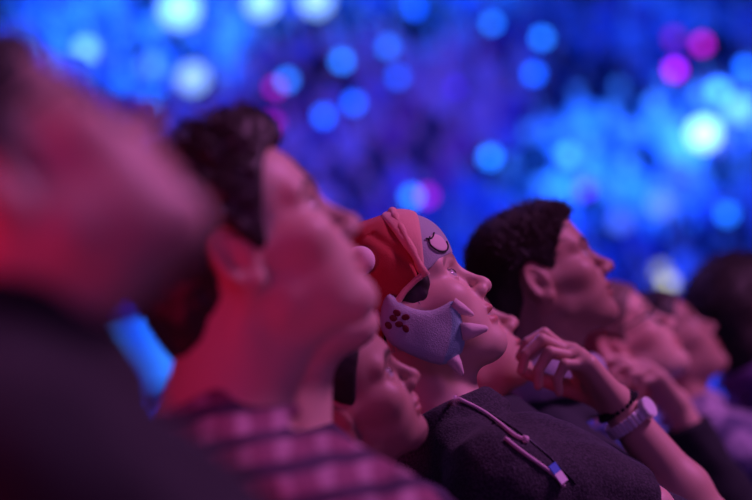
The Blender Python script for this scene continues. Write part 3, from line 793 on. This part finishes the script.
if 'P5' in FIG:
    g = FIG['P5']; make_hat(g, g.root)
    def cord(P, r, nm='drawstring', m=None, off=.003):
        pts = [surf(g, x, y, off=off) for x, y in rpoly_open(P, 2)]
        o = MB().tube(pts, r, 8).build(nm, m or M_CORD, g.root, smooth=True); o.matrix_parent_inverse = Matrix.Translation(-g.base); return pts
    P1_ = cord([(452, 397), (462, 402), (480, 411), (498, 424), (512, 436), (522, 441)], .0026)
    P2_ = cord([(505, 440), (520, 452), (540, 466), (556, 478), (562, 486)], .0026)
    for q, (x, y) in ((P1_, (526, 442)),):
        o = MB().tube([q[-1], surf(g, x, y, off=.004)], [.0055, .0045], 10).build('cord_end', M_CORD, g.root, smooth=True); o.matrix_parent_inverse = Matrix.Translation(-g.base)
    z = MB()
    ZP = [surf(g, x, y, off=.0015) for x, y in rpoly_open([(472, 403), (492, 416), (515, 430), (538, 448), (558, 466), (575, 484)], 3)]
    o = MB().tube(ZP, .0013, 6).build('zip', M_DARKM, g.root, smooth=True); o.matrix_parent_inverse = Matrix.Translation(-g.base)
    # badge hanging from a lanyard
    c0 = surf(g, 549, 466, off=.005); c1 = surf(g, 561, 483, off=.007); nn = normals(g.shf, c0[None].astype(F))[0].astype(float)
    u = unit(c1 - c0); v = unit(np.cross(u, nn)); nn = np.cross(v, u)
    for nm, a0, a1, m in (('badge_top', 0, .45, mat('badge_blue', (.04, .16, .65), .35)), ('badge', .45, 1, mat('badge_white', (.78, .66, .76), .4))):
        Lb = np.linalg.norm(c1 - c0); o = MB().box(c0 + u * Lb * (a0 + a1) / 2, (Lb * (a1 - a0), .016, .002), np.stack([u, v, nn], 1), .0006).build(nm, m, g.root); o.matrix_parent_inverse = Matrix.Translation(-g.base)
if 'P6' in FIG:      # steel watch and a dark cord bracelet on the bent wrist
    g = FIG['P6']; W, E_ = g.W['r'], g.E['r']; ax = unit(E_ - W)
    def band(nm, at, r, w, th, m, lump=0):
        c = W + ax * at; a = unit(np.cross(ax, (0, 1, 0))); b = np.cross(ax, a); mb = MB(); n = 28
        for i in range(n):
            t = 2 * PI * i / n; rr = r; d = a * math.cos(t) + b * math.sin(t)
            mb.box(c + d * rr, (w, 2 * PI * r / n * .86, th), np.stack([ax, np.cross(d, ax), d], 1), .0012)
        o = mb.build(nm, m, g.root); o.matrix_parent_inverse = Matrix.Translation(-g.base); return c, a, b
    c, a, b = band('watch_band', .030, .0355, .020, .004, M_METAL)
    tocam = unit(EYEPT - c); up = unit(_Up * .75 + _R * .5 + tocam * .55); up = unit(up - ax * (up @ ax)); sd = np.cross(ax, up)
    wm = MB(); wm.tube([c + up * .033, c + up * .043], .0165, 20); o = wm.build('watch_case', M_METAL, g.root); o.matrix_parent_inverse = Matrix.Translation(-g.base)
    wm = MB(); wm.tube([c + up * .0432, c + up * .0438], .0140, 20); f_ = wm.build('watch_face', mat('dial', (.85, .80, .90), .25), o)
    band('bracelet', .000, .0310, .007, .004, M_BLACK)
    # dark tattoo-like beads of a second bracelet
    cb = W + ax * .006; mb = MB()
    for i in range(24):
        t = 2 * PI * i / 24; d = unit(np.cross(ax, (0, 1, 0))); e2 = np.cross(ax, d); mb.ball(cb + (d * math.cos(t) + e2 * math.sin(t)) * .0325, .0042, nu=8, nv=6)
    o = mb.build('bead_bracelet', M_BLACK, g.root, smooth=True); o.matrix_parent_inverse = Matrix.Translation(-g.base)
# ------------------------------------------------------------------ ground and seats
def seat(g, label):
    root = empty('stadium_seat', label, 'seat', 'blue tip-up seats of the row', loc=(g.hips[0], g.hips[1], 0))
    A = np.stack([g.f0, g.l, (0, 0, 1)], 1)
    L = lambda x, y, z: A @ np.array((x, y, z))
    c = MB(); c.box(L(.12, 0, .447), (.36, .31, .07), A, .02).build('seat_pad', M_SEAT, root)
    a = math.radians(g.sp.get('recline', 33)); Bk = np.stack([g.f, g.l, g.t], 1)
    hb = np.array((0, 0, .50)) - g.f0 * .08
    # backrest lies along the sitter's back
    top = np.array(g.C) - np.array(g.base0)
    pb = (g.C - g.t * .22 - g.f * .215) - g.base0
    MB().box(pb, (.05, .30, .42), Bk, .02).build('backrest', M_SEAT, root)
    MB().box(pb - g.f * .035, (.02, .28, .38), Bk, .008).build('back_shell', M_SEATF, root)
    sh = MB(); sh.box(L(.10, 0, .402), (.30, .28, .02), A, .006); sh.build('seat_shell', M_SEATF, root)
    for sg in (-1, 1):
        MB().box(L(.02, sg * .125, .195), (.05, .03, .39), A, .01).box(L(.02, sg * .125, .012), (.22, .05, .024), A, .006).build('leg', M_DARKM, root)
SEATL = {'P1': 'blue seat under the black-jacketed spectator nearest the camera', 'P2': 'blue seat under the spectator in the plaid shirt', 'P4': 'blue seat under the hidden spectator with the raised chin', 'P3': 'blue seat under the spectator low beside the plush hat wearer', 'P5': 'blue seat under the spectator in the plush hat', 'P6': 'blue seat under the spectator with the silver watch', 'P7': 'blue seat under the spectator with short textured hair', 'P8': 'blue seat under the spectator in denim blue shirt', 'P9': 'blue seat under the spectator in the lavender patterned top', 'P10': 'blue seat under the purple-jacketed spectator'}
for k, g in FIG.items():
    g.base0 = np.array((g.hips[0], g.hips[1], 0)); seat(g, SEATL[k])
fl = MB().box((0, 28, -.05), (90, 64, .1)).build('floor', mat('concrete', (.12, .12, .14), .8, bump=3)); tag(fl, kind='structure')

# far stand: raked terrace with its crowd
TY0, TZ0, TDY, TDZ, NR = 27.0, 0.6, .90, .44, 30
tb = MB()
for k in range(NR): tb.box((2, TY0 + k * TDY + (NR - k) * TDY / 2, TZ0 / 2 + k * TDZ / 2), (44, (NR - k) * TDY, TZ0 + k * TDZ))
tag(tb.build('floor_terrace', mat('terrace', (.34, .34, .40), .9)), kind='structure')
cr = random.Random(3); CV = []; CF = []; CC = []
fig = MB(); fig.ball((0, 0, .68), (.095, .085, .12), nu=8, nv=6); nh = len(fig.v); fig.ball((0, 0, .36), (.13, .20, .25), nu=8, nv=6); fig.tube([(0, .19, .48), (-.12, .24, .26), (-.28, .12, .24)], .05, 5); fig.tube([(0, -.19, .48), (-.12, -.24, .26), (-.28, -.12, .24)], .05, 5); fig.box((-.2, 0, .12), (.45, .34, .16)); FVt = np.array(fig.v); FFt = fig.f
for k in range(NR):
    y = TY0 + k * TDY + .5; z = TZ0 + k * TDZ
    x = -8 + cr.random() * .5
    while x < 12:
        if cr.random() < .86:
            A = FVt.copy(); A = A[:, [1, 0, 2]]   # faces the arena floor, towards -y
            A = A * (cr.uniform(.92, 1.1)) + (x, y + cr.uniform(-.06, .06), z); n = len(CV)
            CV += A.tolist(); CF += [[n + i for i in f] for f in FFt]
            b = cr.choice([(.02, .02, .03), (.05, .05, .07), (.3, .3, .35), (.12, .1, .3), (.25, .1, .22), (.2, .2, .4), (.08, .08, .12), (.4, .4, .45)])
            CC += [(.55, .36, .28)] * nh + [b] * (len(FVt) - nh)
        x += cr.uniform(.5, .62)
M_CR = mat('crowd_cloth', (1, 1, 1), .85, tint=1)
tag(put('crowd', CV, CF, M_CR, col=np.array(CC)), 'blurred crowd seated on the terrace of the far stand', 'crowd', kind='stuff')

# ------------------------------------------------------------------ lamps: each stands at its own place in the stand
def hit_terrace(px, py):
    e = PX(px, py, 1) - EYEPT
    best = None
    for k in range(NR):       # a post on row k, lamp .9 m over the tread
        y = TY0 + k * TDY + .15; t = (y - EYEPT[1]) / e[1]; z = EYEPT[2] + e[2] * t
        h = z - (TZ0 + k * TDZ)
        if h < .35: return (EYEPT + e * t), TZ0 + (k) * TDZ if h > 0 else None, k
        best = (EYEPT + e * t, TZ0 + k * TDZ, k)
    return best
def lamp(px, py, colr, power, label, r=.075, kind='lamp', white=False, grp='lamps glowing in the far stand'):
    e = PX(px, py, 1) - EYEPT; p = None
    for k in range(NR - 1, -1, -1):
        y = TY0 + k * TDY + .12; t = (y - EYEPT[1]) / e[1]; z = EYEPT[2] + e[2] * t; h = z - (TZ0 + k * TDZ)
        if h > .75: p = EYEPT + e * t; fl = TZ0 + k * TDZ; break
    if p is None: p = EYEPT + e * 26; fl = 0
    root = empty('stand_lamp', label, 'lamp', grp, loc=(p[0], p[1], fl)); hh = p[2] - fl
    m = mat('lamp_glow', colr, .5, emit=colr, power=power)
    MB().ball((0, 0, hh), r, nu=16, nv=10).build('lamp_globe', m, root, smooth=True)
    MB().tube([(0, 0, .0), (0, .0, hh - r * .8)], .018, 8).box((0, 0, .01), (.16, .16, .02)).build('post', M_DARKM, root)
B = (.004, .09, .8); B2 = (.015, .19, .9); MG = (.75, .01, .55); VI = (.12, .03, .9); W_ = (.55, .85, 1.0); YL = (.75, .72, .25)
LAMPS = [
 (342, 61, B2, 7, 'bright blue lamp glow, upper one above the plush hat'), (354, 103, B, 8, 'blue lamp glow just above right of the deep blue pair over the plush hat'),
 (324, 116, B, 8, 'deep blue lamp glow, lowest over the quiffed spectator brow'), (287, 80, B2, 6, 'pale blue lamp glow overlapping a magenta one'),
 (398, 77, B, 5, 'dim blue lamp glow right below the light blue one, top centre'), (388, 47, B2, 4, 'soft light blue lamp glow above the dim blue one, top centre'),
 (415, 8, B, 6, 'blue lamp glow cut by the top edge, centre'), (492, 23, B2, 5, 'blue lamp glow near the top edge, left of the vertical pair'),
 (542, 38, B2, 6, 'blue lamp glow, upper of the vertical pair over the dark-haired spectator'), (534, 74, B, 8, 'blue lamp glow, lower of the vertical pair over the dark-haired spectator'),
 (490, 157, B2, 7, 'single light blue lamp glow above the dark textured hair'), (412, 197, B2, 6, 'blue lamp glow paired with magenta just above the hat'),
 (152, 100, B2, 3, 'faint blue lamp glow over the nearest spectator cheek'),
 (427, 196, MG, 1.6, 'magenta lamp glow paired with blue just above the hat'), (275, 88, MG, 1.6, 'magenta lamp glow behind the pale blue one'),
 (273, 122, MG, 1.1, 'dim magenta lamp glow beside the quiff'), (674, 38, MG, .7, 'dull purple lamp glow, left of the three magenta ones'),
 (702, 44, MG, 3.0, 'bright magenta lamp glow, right of the three at upper right'), (675, 70, MG, 3.6, 'bright magenta lamp glow, lowest of the three at upper right'),
 (585, 189, VI, 3.0, 'violet lamp glow over the dark-haired spectator nose'), (727, 214, B2, 4, 'blue lamp glow at the right edge below the screens'),
 (745, 68, B2, 4, 'blue lamp glow at the right edge above the screens'), (455, 88, VI, .8, 'faint violet lamp glow at top centre'),
 (668, 283, YL, 1.5, 'yellow lamp glow, lower of the two beside the dark hair at right'), (661, 271, YL, .7, 'dim yellow lamp glow overlapping the brighter one'),
]
for a in LAMPS: lamp(*a[:3], a[3] * .9, a[4])

# ------------------------------------------------------------------ added glowing board that brightens the blue gap
def glow_noise(name, dark, mid, hi, sc, seed, power, lo=.40, hi_=.62, whites=.70):
    m = bpy.data.materials.new(name); m.use_nodes = True; nt = m.node_tree; b = nt.nodes['Principled BSDF']
    b.inputs['Base Color'].default_value = (.01, .01, .02, 1)
    tc = nt.nodes.new('ShaderNodeTexCoord'); mp = nt.nodes.new('ShaderNodeMapping'); mp.inputs['Location'].default_value = (seed, seed * .7, seed * 1.3)
    n = nt.nodes.new('ShaderNodeTexNoise'); n.inputs['Scale'].default_value = sc; n.inputs['Detail'].default_value = 2.5; n.inputs['Distortion'].default_value = .4
    nt.links.new(tc.outputs['Object'], mp.inputs['Vector']); nt.links.new(mp.outputs['Vector'], n.inputs['Vector'])
    cr = nt.nodes.new('ShaderNodeValToRGB'); el = cr.color_ramp.elements
    el[0].position = lo; el[0].color = (*dark, 1); el[1].position = whites; el[1].color = (*hi, 1); e = el.new(hi_); e.color = (*mid, 1)
    nt.links.new(n.outputs['Fac'], cr.inputs['Fac']); nt.links.new(cr.outputs['Color'], b.inputs['Emission Color']); b.inputs['Emission Strength'].default_value = power
    return m
def glowboard(cx, cy, d, w, h, m, label, tilt=0):
    c = PX(cx, cy, d); root = empty('added_glowboard', label, 'glowboard', 'added glowboards behind the row', loc=(c[0], c[1], c[2]))
    MB().box((0, 0, 0), (w, .10, h)).build('glow_face', m, root)
    fr = MB()
    for s in (-1, 1):
        fr.box((0, .02, s * (h / 2 + .03)), (w + .12, .16, .06)); fr.box((s * (w / 2 + .03), .02, 0), (.06, .16, h))
    fr.build('frame', M_DARKM, root)
    for s in (-1, 1): MB().tube([(s * w * .35, .02, h / 2), (s * w * .35, .02, 13.9 - c[2])], .015, 6).build('hanging_cable', M_DARKM, root)
    root.rotation_euler = (0, 0, 0)
def target(px, py):
    e = PX(px, py, 1) - EYEPT
    for k in range(NR):
        y = TY0 + k * TDY + .4; z = EYEPT[2] + e[2] * (y - EYEPT[1]) / e[1]
        if z < TZ0 + k * TDZ + .5: return EYEPT + e * (y - EYEPT[1]) / e[1]
    return EYEPT + e * 45
glowboard(150, 350, 27, 1.5, .75, glow_noise('glow_blue', (.004, .05, .9), (.01, .14, 1.), (.05, .3, 1.), 1.6, 2.0, 1.2, .35, .5, .75), 'blue screen added to brighten the gap between the two nearest spectators')
for px, py, r, pw, lb in ((180, 8, .20, 10, 'large white floodlight cut by the top edge at left'), (86, 50, .10, 7, 'small white floodlight above the nearest spectator brow'),
    (193, 78, .13, 9, 'white floodlight between the two nearest spectators'), (150, 66, .09, 3, 'faint pale floodlight left of the white one between the two nearest spectators'), (262, 2, .15, 10, 'white floodlight at the top edge, left of a pair'),
    (316, 0, .15, 10, 'white floodlight at the top edge, right of a pair'), (704, 134, .12, 11, 'brightest white floodlight at upper right'), (739, 110, .10, 5, 'pale floodlight at the right edge beside the brightest one'),
    (719, 92, .08, 3, 'small pale floodlight just above the brightest one at upper right'), (661, 205, .09, 3, 'small pale floodlight, right one low in the blue glow'), (620, 222, .07, 2, 'small pale floodlight, left one low in the blue glow'), (568, 156, .07, 2, 'faint pale floodlight over the dark-haired spectator')):
    lamp(px, py, (.42, .75, 1.0), pw * (.22 if px == 704 else .13), lb, r=r * 1.45, grp='white floodlights in the far stand')
# ------------------------------------------------------------------ light
def area(loc, aim, power, size, colr, name='key_fill_light'):
    L = bpy.data.lights.new(name, 'AREA'); L.energy = power; L.size = size; L.color = colr
    o = bpy.data.objects.new(name, L); o.location = loc; COL.objects.link(o)
    o.rotation_euler = (Vector(aim) - Vector(loc)).to_track_quat('-Z', 'Y').to_euler(); return o
def spot(loc, aim, power, colr, ang=60, r=.5, blend=.6, name='added_wash'):
    L = bpy.data.lights.new(name, 'SPOT'); L.energy = power; L.color = colr; L.spot_size = math.radians(ang); L.spot_blend = blend; L.shadow_soft_size = r
    o = bpy.data.objects.new(name, L); o.location = loc; COL.objects.link(o)
    o.rotation_euler = (Vector(aim) - Vector(loc)).to_track_quat('-Z', 'Y').to_euler(); return o
area((6.2, 4.0, 6.4), (.1, 3.6, 1.1), 400, 1.4, (.98, .28, 1.0))
area((-2.4, -.2, 1.0), (0, 2.4, 1.1), 34, 1.2, (1.0, .01, .10))
area((2.5, -4.0, 4.0), (.1, 4.0, 1.1), 45, 2.0, (.55, .12, 1.0))  # added violet fill near the camera, lifts the shadow sides
area((-2.0, 9.0, 5.5), (.2, 4.2, 1.2), 120, 2.0, (.35, .15, 1.0))  # added violet rim light behind the row, without a fixture
spot((-2, 12, 13), (0, 36, 5), 42000, (.003, .06, 1.0), 50)
spot((8, 12, 13), (2, 34, 4), 9000, (.05, .06, 1.0), 60)
spot((0, 16, 12), target(330, 130), 4500, (.7, .03, .4), 16)
for px, py, pw, an, c in ((140, 20, 280000, 11, (.012, .145, 1)), (215, 70, 30000, 6, (.01, .13, 1)), (640, 150, 230000, 10, (.012, .14, 1)), (725, 110, 90000, 6, (.03, .2, 1)), (580, 215, 30000, 5, (.01, .12, 1)), (420, -20, 100000, 10, (.01, .14, 1)), (700, -10, 40000, 8, (.005, .09, 1))):
    spot((px / 376 - 1, 14, 14), target(px, py), pw, c, an, .3, .8)  # added spots make the bright blue patches where screens would glow
w = bpy.data.worlds.new('world'); scene.world = w; w.use_nodes = True
w.node_tree.nodes['Background'].inputs[0].default_value = (.02, .02, .10, 1); w.node_tree.nodes['Background'].inputs[1].default_value = .25
vs = scene.view_settings; vs.view_transform = 'Standard'; vs.look = 'None'; vs.exposure = 0; vs.gamma = 1; vs.use_curve_mapping = False
scene.cycles.use_denoising = True
print('script seconds', round(_t.time() - _T0, 1))
